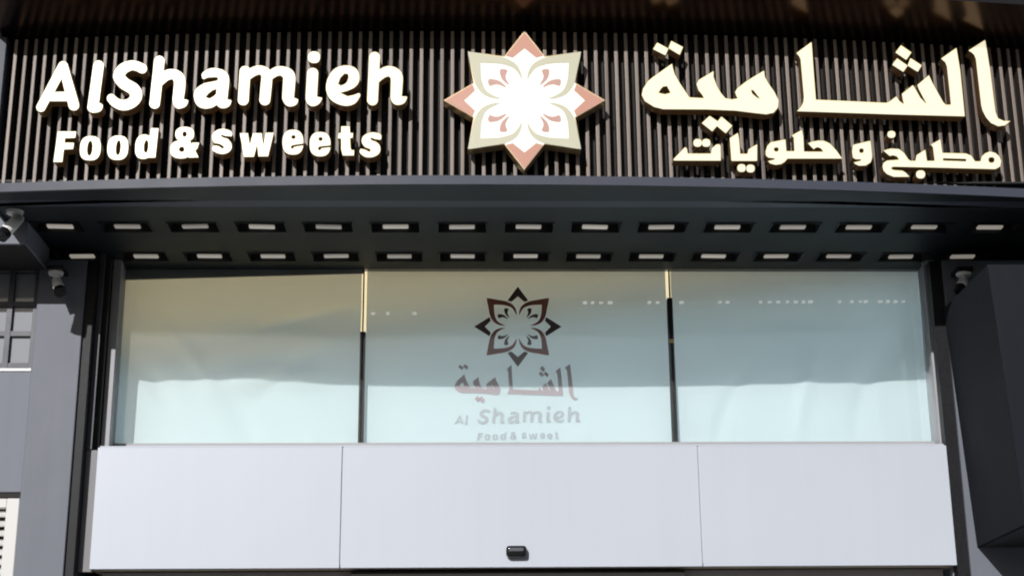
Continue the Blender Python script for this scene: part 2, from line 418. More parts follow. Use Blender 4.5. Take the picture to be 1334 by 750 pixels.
TAG = [
 ('F', T1, [p_((135, 190), (350, 190), (340, 265), (222, 270), (215, 320), (325, 322), (315, 395), (208, 400), (190, 545), (85, 545))], []),
 ('o', T1, [p_(*super_ell(513, 385, 122, 142, 2.6, .05))], [p_(*super_ell(508, 385, 30, 85, 2.2, .08))]),
 ('o', T1, [p_(*super_ell(832, 380, 122, 142, 2.6, .05))], [p_(*super_ell(838, 380, 27, 85, 2.2, .08))]),
 ('d', T1, [p_(*super_ell(1132, 368, 100, 142, 2.5, .06)), p_((1215, 150), (1305, 155), (1268, 495), (1170, 495))], [p_(*super_ell(1160, 365, 25, 72, 2.2, .08))]),
 ('ampersand', T2, [p_(*super_ell(273, 222, 110, 85)), p_(*super_ell(228, 400, 124, 105)), p_((200, 270), (330, 290), (435, 492), (320, 495), (200, 330)), p_((362, 320), (442, 320), (422, 385), (380, 430), (320, 480), (290, 400), (345, 355))],
              [p_(*super_ell(272, 222, 24, 30)), p_(*super_ell(238, 398, 30, 30))]),
 ('s', T2, [s_((775, 222, 48), (700, 208, 48), (645, 245, 55), (665, 292, 56), (740, 325, 56), (765, 368, 54), (735, 402, 47), (680, 406, 44), (632, 388, 42))],
           [s_((703, 240, 10), (740, 255, 12), (850, 264, 14)), s_((570, 340, 14), (660, 345, 13), (712, 374, 15))]),
 ('w', T2, [p_((910, 210), (1005, 210), (1027, 350), (1062, 210), (1165, 210), (1183, 350), (1212, 205), (1305, 205), (1240, 480), (1127, 480), (1112, 345), (1075, 485), (960, 485))], []),
 ('e', T3, [p_(*super_ell(237, 315, 122, 145, 2.5))], [p_(*super_ell(243, 255, 23, 21)), s_((230, 372, 17), (250, 358, 11), (380, 338, 10))]),
 ('e', T3, [p_(*super_ell(552, 338, 122, 142, 2.5))], [p_(*super_ell(557, 278, 23, 21)), s_((545, 390, 17), (562, 374, 11), (700, 360, 10))]),
 ('t', T3, [p_((795, 130), (895, 130), (900, 205), (935, 210), (930, 265), (900, 268), (905, 380), (915, 405), (948, 405), (945, 470), (815, 470), (795, 400), (795, 275), (755, 270), (765, 210), (795, 205))], []),
 ('s', T3, [s_((1218, 255, 46), (1150, 248, 48), (1090, 285, 56), (1112, 332, 57), (1185, 368, 56), (1195, 412, 52), (1150, 443, 46), (1090, 445, 44), (1050, 420, 42))],
           [s_((1148, 275, 11), (1180, 290, 12), (1290, 308, 14)), s_((990, 368, 13), (1080, 390, 12), (1120, 408, 16))]),
]
A0, A5, A6, A7, A8 = (1, 0, 0), (5.357, 1220, 40), (9.53, 870, 160), (8.3375, 990, 160), (7.02, 1130, 160)
A4 = (5.77, 1140, 40)
ANAME = [
 ('alef', A5, [p_((340, 65), (222, 140), (248, 155), (264, 172), (275, 200), (290, 330), (312, 520), (322, 560), (345, 605), (380, 645), (430, 668), (480, 662), (518, 630), (470, 630), (430, 612), (412, 570), (400, 480), (375, 280), (350, 120))], []),
 ('lam_sheen_alef', A0, [p_((1057.4, 54.7), (1060, 92), (1063, 130), (1110, 132), (1154, 134.1), (1158, 133), (1167.7, 125.5), (1172, 132), (1177.5, 136), (1176, 129), (1174.8, 122.5), (1189.4, 111), (1193.7, 118), (1199, 127.5), (1207.3, 136), (1202.4, 126.7), (1197.2, 117), (1195, 111), (1210.2, 98), (1214.5, 107.6), (1222.3, 121.5), (1228.4, 132.7), (1231.9, 136.5), (1238.8, 136.5), (1237, 118), (1233.6, 86.8), (1231.5, 81.5), (1225.8, 76.7), (1246, 62.5), (1251, 92), (1257, 151.8), (1160, 149.2), (1037.8, 145.2), (1043, 140), (1046.5, 133.6), (1047.3, 126.7), (1043, 78.1), (1041.3, 73.8), (1037.3, 69.5))], []),
 ('dot', A4, [p_((195, 110), (275, 165), (235, 222), (152, 165))], []),
 ('dot', A4, [p_((165, 208), (246, 264), (213, 312), (128, 258))], []),
 ('dot', A4, [p_((266, 206), (352, 262), (322, 312), (244, 264))], []),
 ('meem_yeh_teh', A0, [p_((875.5, 83), (860, 94), (850, 101), (844, 106), (837.5, 116), (836, 124), (840, 132), (852, 139.5), (864, 142.5), (920, 142.8), (958.4, 144.4), (984, 147.6), (998.4, 149.2), (1008, 147.1), (1013.6, 140.4), (1014.4, 130.8), (1008.8, 119.6), (1000.8, 108.4), (996.5, 100.4), (995.5, 92), (984, 98.8), (971.2, 106.8), (960, 115.6), (957.5, 120.4), (959.2, 125.2), (961, 128.3), (953.6, 129.5), (944.8, 128), (939, 121), (933.6, 111.6), (929.6, 100.4), (929.8, 92.6), (910, 104.5), (907.4, 110), (910, 118), (915, 124), (917, 128), (898, 127), (896, 124), (886, 109), (879, 97), (876.4, 88))],
   [p_((858, 121), (861, 116), (864, 113), (869, 112.4), (873.5, 121), (866, 123)), p_((978.4, 117.2), (981.6, 118), (990, 129), (985.6, 127), (980, 122))]),
 ('dot', A0, [p_((856, 55.6), (871, 63.6), (867, 72.6), (850.6, 64.4))], []),
 ('dot', A0, [p_((874.4, 53.4), (890, 61.6), (885.6, 72), (870.6, 63))], []),
 ('dot', A0, [p_((924.5, 151), (938, 160), (928, 171.5), (914, 160.5))], []),
 ('dot', A0, [p_((939.8, 151.8), (954.2, 164), (945.5, 174), (931.5, 162.5))], []),
]
ATAG = [
 ('meem_tah_beh_khah', A8, [p_((145, 255), (175, 245), (215, 235), (290, 240), (340, 280), (375, 335), (395, 347), (440, 347), (450, 295), (530, 245), (545, 347), (615, 347), (600, 225), (580, 200), (668, 150), (685, 275), (900, 280), (950, 300), (985, 352), (1035, 352), (1045, 310), (1075, 280), (1120, 262), (1170, 275), (1205, 305), (1225, 350), (1215, 400), (1170, 425), (600, 410), (240, 402), (222, 408), (218, 420), (240, 432), (320, 437), (350, 455), (388, 495), (240, 495), (180, 470), (148, 440), (138, 400), (148, 365), (180, 345), (290, 337), (270, 308), (235, 297), (205, 305))],
   [s_((700, 335, 10), (895, 341, 10)), p_(*super_ell(1135, 340, 27, 25))]),
 ('dot', A8, [p_(*super_ell(220, 107, 37, 33))], []),
 ('dot', A8, [p_(*super_ell(487, 472, 42, 38))], []),
 ('waw', A7, [p_((1010, 240), (1200, 195), (1212, 300), (1220, 380), (1205, 430), (1150, 465), (1080, 468), (1040, 452), (1015, 430), (1090, 414), (1105, 398), (1040, 397), (1010, 380), (1000, 310))], [p_(*super_ell(1103, 303, 24, 24))]),
 ('hah_lam_waw', A7, [p_((278, 180), (288, 308), (375, 308), (368, 165), (345, 138), (455, 78), (470, 150), (480, 312), (690, 314), (660, 278), (630, 265), (605, 272), (585, 290), (560, 265), (520, 222), (570, 205), (640, 192), (700, 197), (760, 225), (830, 300), (895, 390), (300, 390), (270, 425), (230, 450), (170, 458), (110, 442), (85, 415), (150, 402), (165, 387), (90, 380), (64, 355), (62, 310), (80, 250), (115, 212))], [p_(*super_ell(178, 290, 25, 22))]),
 ('yeh_alef', A6, [p_((768, 190), (870, 125), (885, 200), (900, 385), (990, 385), (1000, 330), (1110, 265), (1110, 475), (790, 475))], []),
 ('dot', A6, [p_(*super_ell(915, 562, 53, 50))], []),
 ('dot', A6, [p_(*super_ell(1027, 568, 53, 50))], []),
 ('teh', A6, [p_((65, 457), (215, 300), (238, 320), (248, 382), (535, 382), (545, 320), (600, 270), (640, 265), (655, 290), (660, 472), (75, 470))], []),
 ('dot', A6, [p_(*super_ell(370, 250, 53, 50))], []),
 ('dot', A6, [p_(*super_ell(476, 250, 53, 50))], []),
]
def outline(g, grow=0.0):
    """glyph -> shapes in photo pixels"""
    name, (k, ox, oy), adds, subs = g
    # raster step of 0.35 photo px
    loops = build_outline(adds, subs, .33 * k, grow * k, rnd=2)
    loops = [[(ox + x / k, oy + y / k) for x, y in l] for l in loops]
    return shapes(loops, .07)

# ------------------------------------------------------------------ SIGN BAND
YL = 8.10                                    # canopy edge front; the sheets behind it follow the same bow
Z_EDGE0 = PB(640, 240.0, YL).z               # bottom and top of the canopy edge
Z_EDGE1 = PB(640, 228.5, YL).z
Z_SOFF = Z_EDGE0 + .012
YS = 8.20                                    # slat fronts
Z_TOP = PB(660, 43, YS).z
X0 = PB(9, 140, YS).x; X1 = PB(1385, 140, YS).x
YF = 8.085                                   # letter fronts

sign = thing('slatted_sign_wall', 'long dark sign wall of upright brown slats above the entrance', 'sign wall', (0, YS, Z_EDGE0))
bm = bmesh.new()
N = 40
for i in range(N):
    xa, xb = X0 - .06 + (X1 - X0 + .12) * i / N, X0 - .06 + (X1 - X0 + .12) * (i + 1) / N
    f = [Vector((x, YS + .075 + bow(x), z)) for x, z in ((xa, Z_EDGE0), (xb, Z_EDGE0), (xb, Z_TOP + .1), (xa, Z_TOP + .1))]
    hexa(bm, f, [p + Vector((0, .05, 0)) for p in f])
obj('backing_panel', bm, M['back'], sign)
bm = bmesh.new()
xa = X0 - .075; y = YS - .06 + bow(xa)
box(bm, xa, xa + .055, y, y + .2, Z_EDGE1 + .002, Z_TOP + .002, .004)
obj('end_post', bm, M['ledge'], sign)
pitch = (PB(680, 140, YS).x - PB(545, 140, YS).x) / 10.0
slat_me = None
ns = int((X1 - X0) / pitch)
bm = bmesh.new(); hgt = Z_TOP - Z_EDGE1 + .02
box(bm, -.0105, .0105, 0, .055, 0, hgt, .004, 2)
slat_me = bpy.data.meshes.new('slat'); bmesh.ops.recalc_face_normals(bm, faces=bm.faces); bm.to_mesh(slat_me); bm.free()
slat_me.materials.append(M['slat']); slat_me.materials.append(M['slat_side'])
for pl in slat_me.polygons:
    if abs(pl.normal.x) > .75: pl.material_index = 1          # flanks coloured dark, putting the shade of the gaps into the colour
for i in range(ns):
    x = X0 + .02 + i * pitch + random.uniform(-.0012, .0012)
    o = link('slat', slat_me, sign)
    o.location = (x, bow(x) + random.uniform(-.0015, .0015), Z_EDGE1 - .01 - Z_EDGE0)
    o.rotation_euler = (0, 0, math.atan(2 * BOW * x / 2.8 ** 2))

# glossy black canopy over the sign, its underside rising outward
over = thing('upper_canopy', 'glossy black overhanging hood along the top of the slatted sign', 'canopy', (0, YS - .3, Z_TOP))
bm = bmesh.new()
XA, XB = X0 - .11, X1 + .1
for i in range(N):
    xs = [XA + (XB - XA) * (i + k) / N for k in (0, 1)]
    def ring(x):
        b = bow(x)
        return [Vector((x, YS + .11 + b, Z_TOP)), Vector((x, YS - .40 + b, Z_TOP + .085)), Vector((x, YS - .40 + b, Z_TOP + 1.1)), Vector((x, YS + .11 + b, Z_TOP + 1.1))]
    a, b = ring(xs[0]), ring(xs[1])
    for k in range(4):
        quad(bm, [a[k], a[(k + 1) % 4], b[(k + 1) % 4], b[k]])
    if i == 0: quad(bm, a)
    if i == N - 1: quad(bm, b)
bmesh.ops.remove_doubles(bm, verts=bm.verts, dist=1e-5)
hood = obj('hood_panel', bm, M['black_gloss'], over)
hood.data.materials.append(M['hood_front'])
for pl in hood.data.polygons:
    if pl.normal.z > -.5: pl.material_index = 1                # only the underside is polished

def lettering(name, label, glyphs, cat):
    allp = []
    outs = [(g[0], outline(g), outline(g, -.55)) for g in glyphs]
    x = [p[0] for o in outs for s in o[1] for p in s[0]]; y = [p[1] for o in outs for s in o[1] for p in s[0]]
    base = PB((min(x) + max(x)) / 2, max(y), YF)
    t = thing(name, label, cat, base, 'lit sign lettering')
    for nm, shp, face in outs:
        pn = 'dot' if nm == 'dot' else 'letter'
        bm = bmesh.new()
        for s in shp: solid(bm, s, lambda a, b: PB(a, b, YF + .006), .075, True, True)
        body = obj(pn, bm, M['letter_side'], t)
        body.data.materials.append(M['edge'])          # the acrylic edge glows amber round the face
        for pl in body.data.polygons:
            if pl.normal.y < -.9: pl.material_index = 1
        bm = bmesh.new()
        for s in face: solid(bm, s, lambda a, b: PB(a, b, YF), .0045, True, False)
        obj('lit_face', bm, M['face'], body)
    return t
lettering('name_lettering', 'large glowing cream letters reading AlShamieh on the slatted sign', NAME, 'sign letters')
lettering('tagline_lettering', 'small bold glowing letters reading Food & sweets under the large latin name', TAG, 'sign letters')
lettering('arabic_name_lettering', 'large glowing cream Arabic calligraphy on the slatted sign', ANAME, 'sign letters')
lettering('arabic_tagline_lettering', 'small glowing Arabic words under the large Arabic name', ATAG, 'sign letters')

# ---- the flower star, in unit space (u right, v up), used by the sign and the window print
def rot4(pts, k):
    for _ in range(k): pts = [(v, -u) for u, v in pts]
    return pts
STAR = [(0, 1), (.252, .628), (.695, .69), (.625, .252)]
STAR = STAR[0:3] + [(.632, .25)]
star_outline = []
for k in range(4): star_outline += rot4([(0, 1), (.25, .63), (.70, .70), (.63, .25)], k)
CHEV = [(0, .985), (.235, .64), (.145, .61), (0, .745), (-.145, .61), (-.235, .64)]
def leaf_band():
    # right-top leaf, symmetric about u = v
    half_out = [(.70, .70), (.62, .69), (.47, .66), (.25, .615), (.11, .53), (.045, .41), (.03, .29)]
    half_in = [(.06, .36), (.14, .47), (.28, .525), (.42, .54), (.545, .545)]
    o1 = catmull(half_out, n=4); i1 = catmull(half_in, n=4)
    o1 = [tuple(p) for p in o1]; i1 = [tuple(p) for p in i1]
    sw = lambda l: [(b, a) for a, b in l]
    return o1 + i1 + sw(i1)[::-1][1:] + sw(o1)[::-1][:-1]
LEAF = leaf_band()
STAMEN = [tuple(p) for p in catmull([(.215, .435), (.30, .445), (.298, .36), (.265, .29), (.19, .225), (.225, .30), (.235, .36)], True, 3)]
def emblem_px(cx, cy, sx, sy): return lambda u, v: (cx + u * sx, cy - v * sy)
EC = (560 + 420 / 3.408, 20 + 378 / 3.408)
E = emblem_px(EC[0], EC[1], 105.4, 90.6)
def to_px(poly, f): return [f(u, v) for u, v in poly]
emb = thing('flower_star_emblem', 'lit eight pointed flower star emblem in white, sage and pink on the sign', 'emblem', PB(EC[0], EC[1] + 90, YF))
def plate(name, polys, Y, depth, m, parent, smooth=False):
    bm = bmesh.new()
    for s in polys: solid(bm, s, lambda a, b: PB(a, b, Y), depth, True, False)
    return obj(name, bm, m, parent)
def inset(poly, f, d):
    pts = to_px(poly, f); lo = build_outline([('p', pts)], [], .4, d)
    return shapes(lo, .05)
big = inset(star_outline, E, 0.0)
plate('back_box', big, YF + .004, .085, M['gold_rim'], emb)
plate('opal_face', inset(star_outline, E, -.9), YF, .003, M['opal'], emb)
for k in range(4):
    plate('petal_tip', inset(rot4(CHEV, k), E, -.3), YF - .0025, .0022, M['pink'], emb)
    plate('leaf', inset(rot4(LEAF, k), E, -.2), YF - .005, .0045, M['sage'], emb)
    for sg in (0, 1):
        st = [(b, a) for a, b in STAMEN] if sg else STAMEN
        plate('stamen', inset(rot4(st, k), E, 0), YF - .0035, .003, M['stamen'], emb)

# ------------------------------------------------------------------ ENTRANCE CANOPY
YW = 9.24                                    # header front
YG = 9.63                                    # glass
canopy = thing('entrance_canopy', 'dark flat entrance canopy with slate grey bowed edge below the sign', 'canopy', (0, YL, Z_EDGE0))
bm = bmesh.new()
XL = PZ(2, 262, Z_SOFF).x - .06; XR = X1 + .15
XE0 = XL - .014
for i in range(N):
    xs = [XE0 + (XR - XE0) * (i + k) / N for k in (0, 1)]
    def ring(x):
        b = bow(x)
        yb = YS + .12 + .14
        return [Vector((x, YL + b, Z_EDGE0)), Vector((x, YL + b, Z_EDGE1)), Vector((x, yb, Z_EDGE1)), Vector((x, yb, Z_EDGE0))]
    a, b = ring(xs[0]), ring(xs[1])
    for k in range(4): quad(bm, [a[k], a[(k + 1) % 4], b[(k + 1) % 4], b[k]])
    if i == 0: quad(bm, a)
    if i == N - 1: quad(bm, b)
bmesh.ops.remove_doubles(bm, verts=bm.verts, dist=1e-5)
obj('edge_beam', bm, M['ledge'], canopy)
# underside strip in front of the shadow groove
Y_GR = PZ(640, 259.5, Z_SOFF).y
bm = bmesh.new()
for i in range(N):
    xs = [XE0 + .002 + (XR - XE0 - .004) * (i + k) / N for k in (0, 1)]
    f = [Vector((x, YL + .004 + bow(x), Z_EDGE0 - .003)) for x in xs]
    g = [Vector((x, Y_GR - .012, Z_EDGE0 - .003)) for x in xs]
    quad(bm, [f[0], f[1], g[1], g[0]])
    u = Vector((0, 0, .0025))
    quad(bm, [g[0], g[1], g[1] + u, g[0] + u]); quad(bm, [f[0], f[1], f[1] + u, f[0] + u])
bmesh.ops.remove_doubles(bm, verts=bm.verts, dist=1e-6)
obj('underside_strip', bm, M['soffit'], canopy)

# lamps: two rows of recessed fittings; the soffit is cut for each of them
ROW1 = (77.5, 163, 246, 332.5, 418, 505, 593, 684, 775, 862, 949, 1035, 1121, 1205, 1287)
ROW2 = (104, 186, 267, 348, 430, 513, 597, 680, 763, 847, 930, 1015, 1096, 1175, 1256)
p1a, p1b = PZ(77, 297, Z_SOFF), PZ(1287, 303, Z_SOFF)
p2a, p2b = PZ(104, 338.5, Z_SOFF), PZ(1175, 337.5, Z_SOFF)
y1 = PZ(684, 295.5, Z_SOFF).y + .008; y2 = PZ(680, 334, Z_SOFF).y + .008
stepx = (p1b.x - p1a.x) / 14
xs_l = [p1a.x + stepx * i for i in range(15)]
LW, LD, LH = .288, .16, .075
YB = YG + .05                                # soffit runs to the window head
XSR = X1 + .15
xcuts = [XL]
for x in xs_l: xcuts += [x - LW / 2, x + LW / 2]
xcuts.append(XSR)
ycuts = [Y_GR + .012, y1 - LD / 2, y1 + LD / 2, y2 - LD / 2, y2 + LD / 2, YB]
bm = bmesh.new()
VV = [[bm.verts.new((x, y, Z_SOFF)) for y in ycuts] for x in xcuts]
for i in range(len(xcuts) - 1):
    for j in range(len(ycuts) - 1):
        if i % 2 == 1 and j in (1, 3): continue
        bm.faces.new([VV[i][j], VV[i + 1][j], VV[i + 1][j + 1], VV[i][j + 1]])
so = obj('soffit_panel', bm, M['soffit'], canopy)
bm = bmesh.new()                             # roof deck above, closing the groove and the left end
box(bm, XL, XSR, Y_GR - .03, YB, Z_SOFF + .09, Z_EDGE1 + .06)
obj('deck', bm, M['recess'], canopy)
bm = bmesh.new()
box(bm, XL - .012, XL - .001, YL + bow(XL) + .2, YB, Z_EDGE0 - .004, Z_EDGE1 + .03)
obj('end_cap', bm, M['darkframe'], canopy)
for yy in (Y_GR,):
    bm = bmesh.new(); box(bm, XL, XSR, Y_GR + .0115, Y_GR + .0135, Z_SOFF - .003, Z_SOFF + .09)
    obj('groove_lip', bm, M['soffit'], canopy)

lamp0 = None
def copy_tree(o, parent=None):
    c = o.copy(); COL.objects.link(c); c.parent = parent
    for ch in list(o.children): copy_tree(ch, c)
    return c
ORD = ['leftmost', 'second from left', 'third from left', 'fourth from left', 'fifth from left', 'sixth from left', 'seventh from left', 'middle', 'seventh from right', 'sixth from right', 'fifth from right', 'fourth from right', 'third from right', 'second from right', 'rightmost']
def first_lamp():
    t = thing('soffit_light', '', 'ceiling light', (0, 0, Z_SOFF), 'recessed lights in the canopy soffit')
    bm = bmesh.new()                         # open housing with a thin lip
    hx, hy = LW / 2 - .001, LD / 2 - .001
    lo = [(-hx, -hy), (hx, -hy), (hx, hy), (-hx, hy)]
    B = [Vector((a, b, Z_SOFF + .0)) for a, b in lo]; T = [Vector((a * .97, b * .95, Z_SOFF + LH)) for a, b in lo]
    for k in range(4): quad(bm, [B[k], B[(k + 1) % 4], T[(k + 1) % 4], T[k]])
    quad(bm, T)
    bmesh.ops.remove_doubles(bm, verts=bm.verts, dist=1e-6)
    obj('housing', bm, M['recess'], t)
    bm = bmesh.new()
    for a, b, c, d in ((-hx - .008, hx + .008, -hy - .008, -hy), (-hx - .008, hx + .008, hy, hy + .008), (-hx - .008, -hx, -hy, hy), (hx, hx + .008, -hy, hy)):
        box(bm, a, b, c, d, Z_SOFF - .005, Z_SOFF - .001)
    obj('trim_frame', bm, M['soffit'], t)
    bm = bmesh.new()
    box(bm, -.076, .076, .024, .066, Z_SOFF + .012, Z_SOFF + .026, .003)
    obj('diffuser', bm, M['lens'], t)
    return t
lamp0 = first_lamp()
k = 0
for r, (yy, words) in enumerate(((y1, 'front row of the canopy, by its outer edge'), (y2, 'back row of the canopy, by the window'))):
    for i, x in enumerate(xs_l):
        o = lamp0 if k == 0 else copy_tree(lamp0)
        o.location = (x, yy, Z_SOFF)
        for ch in o.children:
            if ch.name.startswith('diffuser'): ch.rotation_euler = (random.uniform(-.03, .03), random.uniform(-.02, .02), random.uniform(-.035, .035))
        o['label'] = '%s recessed light in the %s' % (ORD[i], words)
        k += 1

# ------------------------------------------------------------------ TRANSOM WINDOW
ZH1 = P(670, 581, YW).z                      # header top
ZH0 = P(670, 738.5, YW).z                    # header bottom
GX0 = P(147, 560, YG).x; GX1 = P(1217, 560, YG).x
GZ0 = P(670, 576.5, YG).z
GZ1 = Z_SOFF
win = thing('transom_window', 'wide three pane window with white film and printed emblem above the entrance', 'window', (0, YG, GZ0))
def part_box(name, parent, m, *a, **k):
    bm = bmesh.new(); box(bm, *a, **k); return obj(name, bm, m, parent)
YJ = 9.44
HX0_, HX1_ = P(130, 580, YW).x, P(1230, 580, YW).x
JX0, JX1 = P(143, 565, YJ).x, P(1227, 565, YJ).x
bm = bmesh.new()
zf = P(670, 579, YW).z
SX0, SX1 = HX0_, HX1_
f = [Vector((SX0, YW + .005, ZH1 + .001)), Vector((SX1, YW + .005, ZH1 + .001)), Vector((SX1, YW + .005, zf)), Vector((SX0, YW + .005, zf))]
hexa(bm, f, [Vector((SX0, YG + .1, GZ0 - .06)), Vector((SX1, YG + .1, GZ0 - .06)), Vector((SX1, YG + .1, GZ0 - .014)), Vector((SX0, YG + .1, GZ0 - .014))], .002)
obj('frame_sill', bm, M['white'], win)
for a, b, e in ((JX0, GX0, -.05), (JX1, GX1, .05)):      # splayed jambs, narrower at the glass
    bm = bmesh.new()
    z0, z1 = zf + .001, GZ1 - .002
    f = [Vector((a + e, YJ, z0)), Vector((a, YJ, z0)), Vector((a, YJ, z1)), Vector((a + e, YJ, z1))]
    hexa(bm, f, [Vector((a + e, YG + .1, z0)), Vector((b, YG + .1, z0)), Vector((b, YG + .1, z1)), Vector((a + e, YG + .1, z1))], .003)
    obj('frame_jamb', bm, M['silver'], win)
part_box('sill_bead', win, M['silver'], GX0 + .001, GX1 - .001, YG - .012, YG + .08, GZ0 - .02, GZ0 + .001)
bm = bmesh.new()
prism_px(bm, [(140, 340), (475, 340), (475, 356), (140, 365)], YG + .02, YG + .03)
obj('head_trim', bm, M['silver'], win)
# three panes with narrow butt joints; film sheets hang behind them
XM1, XM2 = P(471.5, 480, YG).x, P(876.5, 480, YG).x
edges = [(GX0, XM1 - .004), (XM1 + .004, XM2 - .004), (XM2 + .004, GX1)]
for a, b in edges:
    part_box('glass_pane', win, M['glass'], a + .002, b - .002, YG, YG + .010, GZ0 + .003, GZ1 - .004)
for xm, pxm, yy in ((XM1, 471, 431), (XM2, 874, 387)):     # dark cover strips; above them the lit bulkhead shows in the gap
    zc = P(pxm, yy, YG).z
    part_box('joint', win, M['void'], xm - .017, xm + .017, YG + .012, YG + .05, GZ0 + .003, zc)
    part_box('joint_upper', win, M['void'], xm - .0045, xm + .0045, YG + .001, YG + .011, zc, GZ1 - .006)
zc = P(874, 444, YG).z
part_box('joint_clip', win, M['gold_rim'], XM2 - .016, XM2 + .016, YG - .006, YG - .0005, zc - .012, zc + .012, .002)
YFM = YG + .06
def film(ax, bx, tl, tr, folds, seed, wav=1.0):
    bm = bmesh.new(); nx, nz = 70, 44
    rng = random.Random(seed)
    rows = []
    ph = [rng.uniform(0, 6.28) for _ in range(8)]
    for j in range(nz + 1):
        row = []
        for i in range(nx + 1):
            u, v = i / nx, j / nz
            x = ax + (bx - ax) * u; top = tl + (tr - tl) * u
            z = GZ0 - .01 + (top - GZ0 + .01) * v
            y = 0
            for (cu, cv, ang, wd, ln, amp) in folds:
                du, dv = (u - cu) * (bx - ax), (v - cv) * 1.2
                s = du * math.cos(ang) + dv * math.sin(ang); q = -du * math.sin(ang) + dv * math.cos(ang)
                q += .35 * s * s
                y += 1.7 * amp * wav * math.exp(-(q / wd) ** 2 - (s / ln) ** 2)
            y += wav * (.004 * math.sin(u * 7 + ph[0] + 2 * v) + .003 * math.sin(v * 5 + ph[1] + 3 * u) + .0015 * math.sin(u * 23 + ph[2] + v * 6))
            row.append(bm.verts.new((x, YG + .016 + .5 * (y + .044 + math.hypot(y + .044, .018)), z)))   # the sheet never reaches the glass
        rows.append(row)
    for j in range(nz):
        for i in range(nx): bm.faces.new([rows[j][i], rows[j][i + 1], rows[j + 1][i + 1], rows[j + 1][i]])
    return obj('window_film', bm, M['film'], win, True)
G = .017
FL = [(.30, .50, -.9, .05, .22, -.022), (.62, .40, .1, .09, .30, -.03), (.72, .45, .7, .06, .25, .016), (.75, .74, .28, .06, .38, .028), (.5, .2, -1.0, .07, .3, .014), (.15, .35, -.9, .06, .2, .016), (.6, .60, .1, .09, .4, -.026)]
FC = [(.12, .3, -1.1, .05, .3, .012), (.9, .25, 1.0, .05, .3, -.012), (.78, .2, 1.2, .04, .3, .01), (.15, .7, .1, .06, .3, .008)]
FR = [(.2, .2, 1.2, .05, .35, .012), (.5, .25, 1.3, .05, .3, -.012), (.75, .3, 1.2, .06, .3, .012), (.5, .7, .05, .06, .6, .006)]
zt = lambda px, py: P(px, py, YFM).z
film(GX0 + .004, XM1 - G, GZ1 + .02, GZ1 + .02, FL, 1, 1.1)
fc = film(XM1 + G, XM2 - G, GZ1 + .02, GZ1 + .02, FC, 2, .1)
film(XM2 + G, GX1 - .004, GZ1 + .02, GZ1 + .02, FR, 3)

# the print on the middle film
YP = YFM - .004
D3 = lambda a, b: P(a, b, YP)
E2 = emblem_px(674.6, 425.3, 57.8, 53.0)
def printed(name, m, shp_lists, Y=YP):
    bm = bmesh.new()
    for shp in shp_lists:
        for s in shp: solid(bm, s, lambda a, b: P(a, b, Y), .0012, True, True)
    return obj(name, bm, m, fc)
for k in range(4):
    printed('printed_petal', M['print_dark'], [inset(rot4(CHEV, k), E2, .0)])
    printed('printed_leaf', M['print_brown'], [inset(rot4(LEAF, k), E2, .2)])
    for sg in (0, 1):
        st = [(b, a) for a, b in STAMEN] if sg else STAMEN
        printed('printed_stamen', M['print_dark'], [inset(rot4(st, k), E2, .1)])
def remap(g, f, grow):
    """a sign glyph re-used smaller on the window: f maps photo pixels, grow thins the strokes"""
    shp = outline(g, grow)
    return [([f(*p) for p in o], [[f(*p) for p in h] for h in hs]) for o, hs in shp]
lin = lambda a0, a1, b0, b1: (lambda t: b0 + (t - a0) * (b1 - b0) / (a1 - a0))
fx, fy = lin(836, 1316, 592, 753.6), lin(53, 174, 473.5, 525)
for g in ANAME: printed('printed_letter', M['print_pale'], [remap(g, lambda x, y: (fx(x), fy(y)), -.6 if g[0] != 'dot' else 0)])
fx1, fy1 = lin(46, 134, 592, 609.6), lin(80, 147, 540.5, 552.5)
fx2, fy2 = lin(139, 531, 621, 757), lin(67, 145, 528.5, 552.5)
for i, g in enumerate(NAME):
    f = (lambda x, y: (fx1(x), fy1(y))) if i < 2 else (lambda x, y: (fx2(x), fy2(y)))
    printed('printed_letter', M['print_grey'], [remap(g, f, -1.5 if g[0] != 'dot' else -.8)])
seg = [lin(69, 206, 621, 660), lin(222, 260, 664, 673), lin(276, 498, 679, 728)]
fy3 = lin(165, 212, 562, 573.5)
for i, g in enumerate(TAG[:10]):
    sx = seg[0] if i < 4 else seg[1] if i == 4 else lin(276, 462, 679, 728)
    printed('printed_letter', M['print_grey'], [remap(g, lambda x, y: (sx(x), fy3(y)), -.7)])
# pale marks along the upper glass, added as small glowing blocks, not lamps
st = thing('glowing_marks', 'row of tiny pale marks, made to glow, along the upper part of the middle and right window panes', 'glass marks', P(970, 394, YG))
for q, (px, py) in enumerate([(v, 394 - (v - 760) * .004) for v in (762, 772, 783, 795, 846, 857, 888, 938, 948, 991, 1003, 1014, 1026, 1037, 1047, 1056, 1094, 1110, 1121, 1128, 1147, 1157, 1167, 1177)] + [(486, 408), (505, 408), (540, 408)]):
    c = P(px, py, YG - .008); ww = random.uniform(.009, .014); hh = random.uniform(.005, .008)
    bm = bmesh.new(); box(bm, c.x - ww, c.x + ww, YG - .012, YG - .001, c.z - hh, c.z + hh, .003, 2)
    obj('glow_mark', bm, M['glow_mark'], st, True)

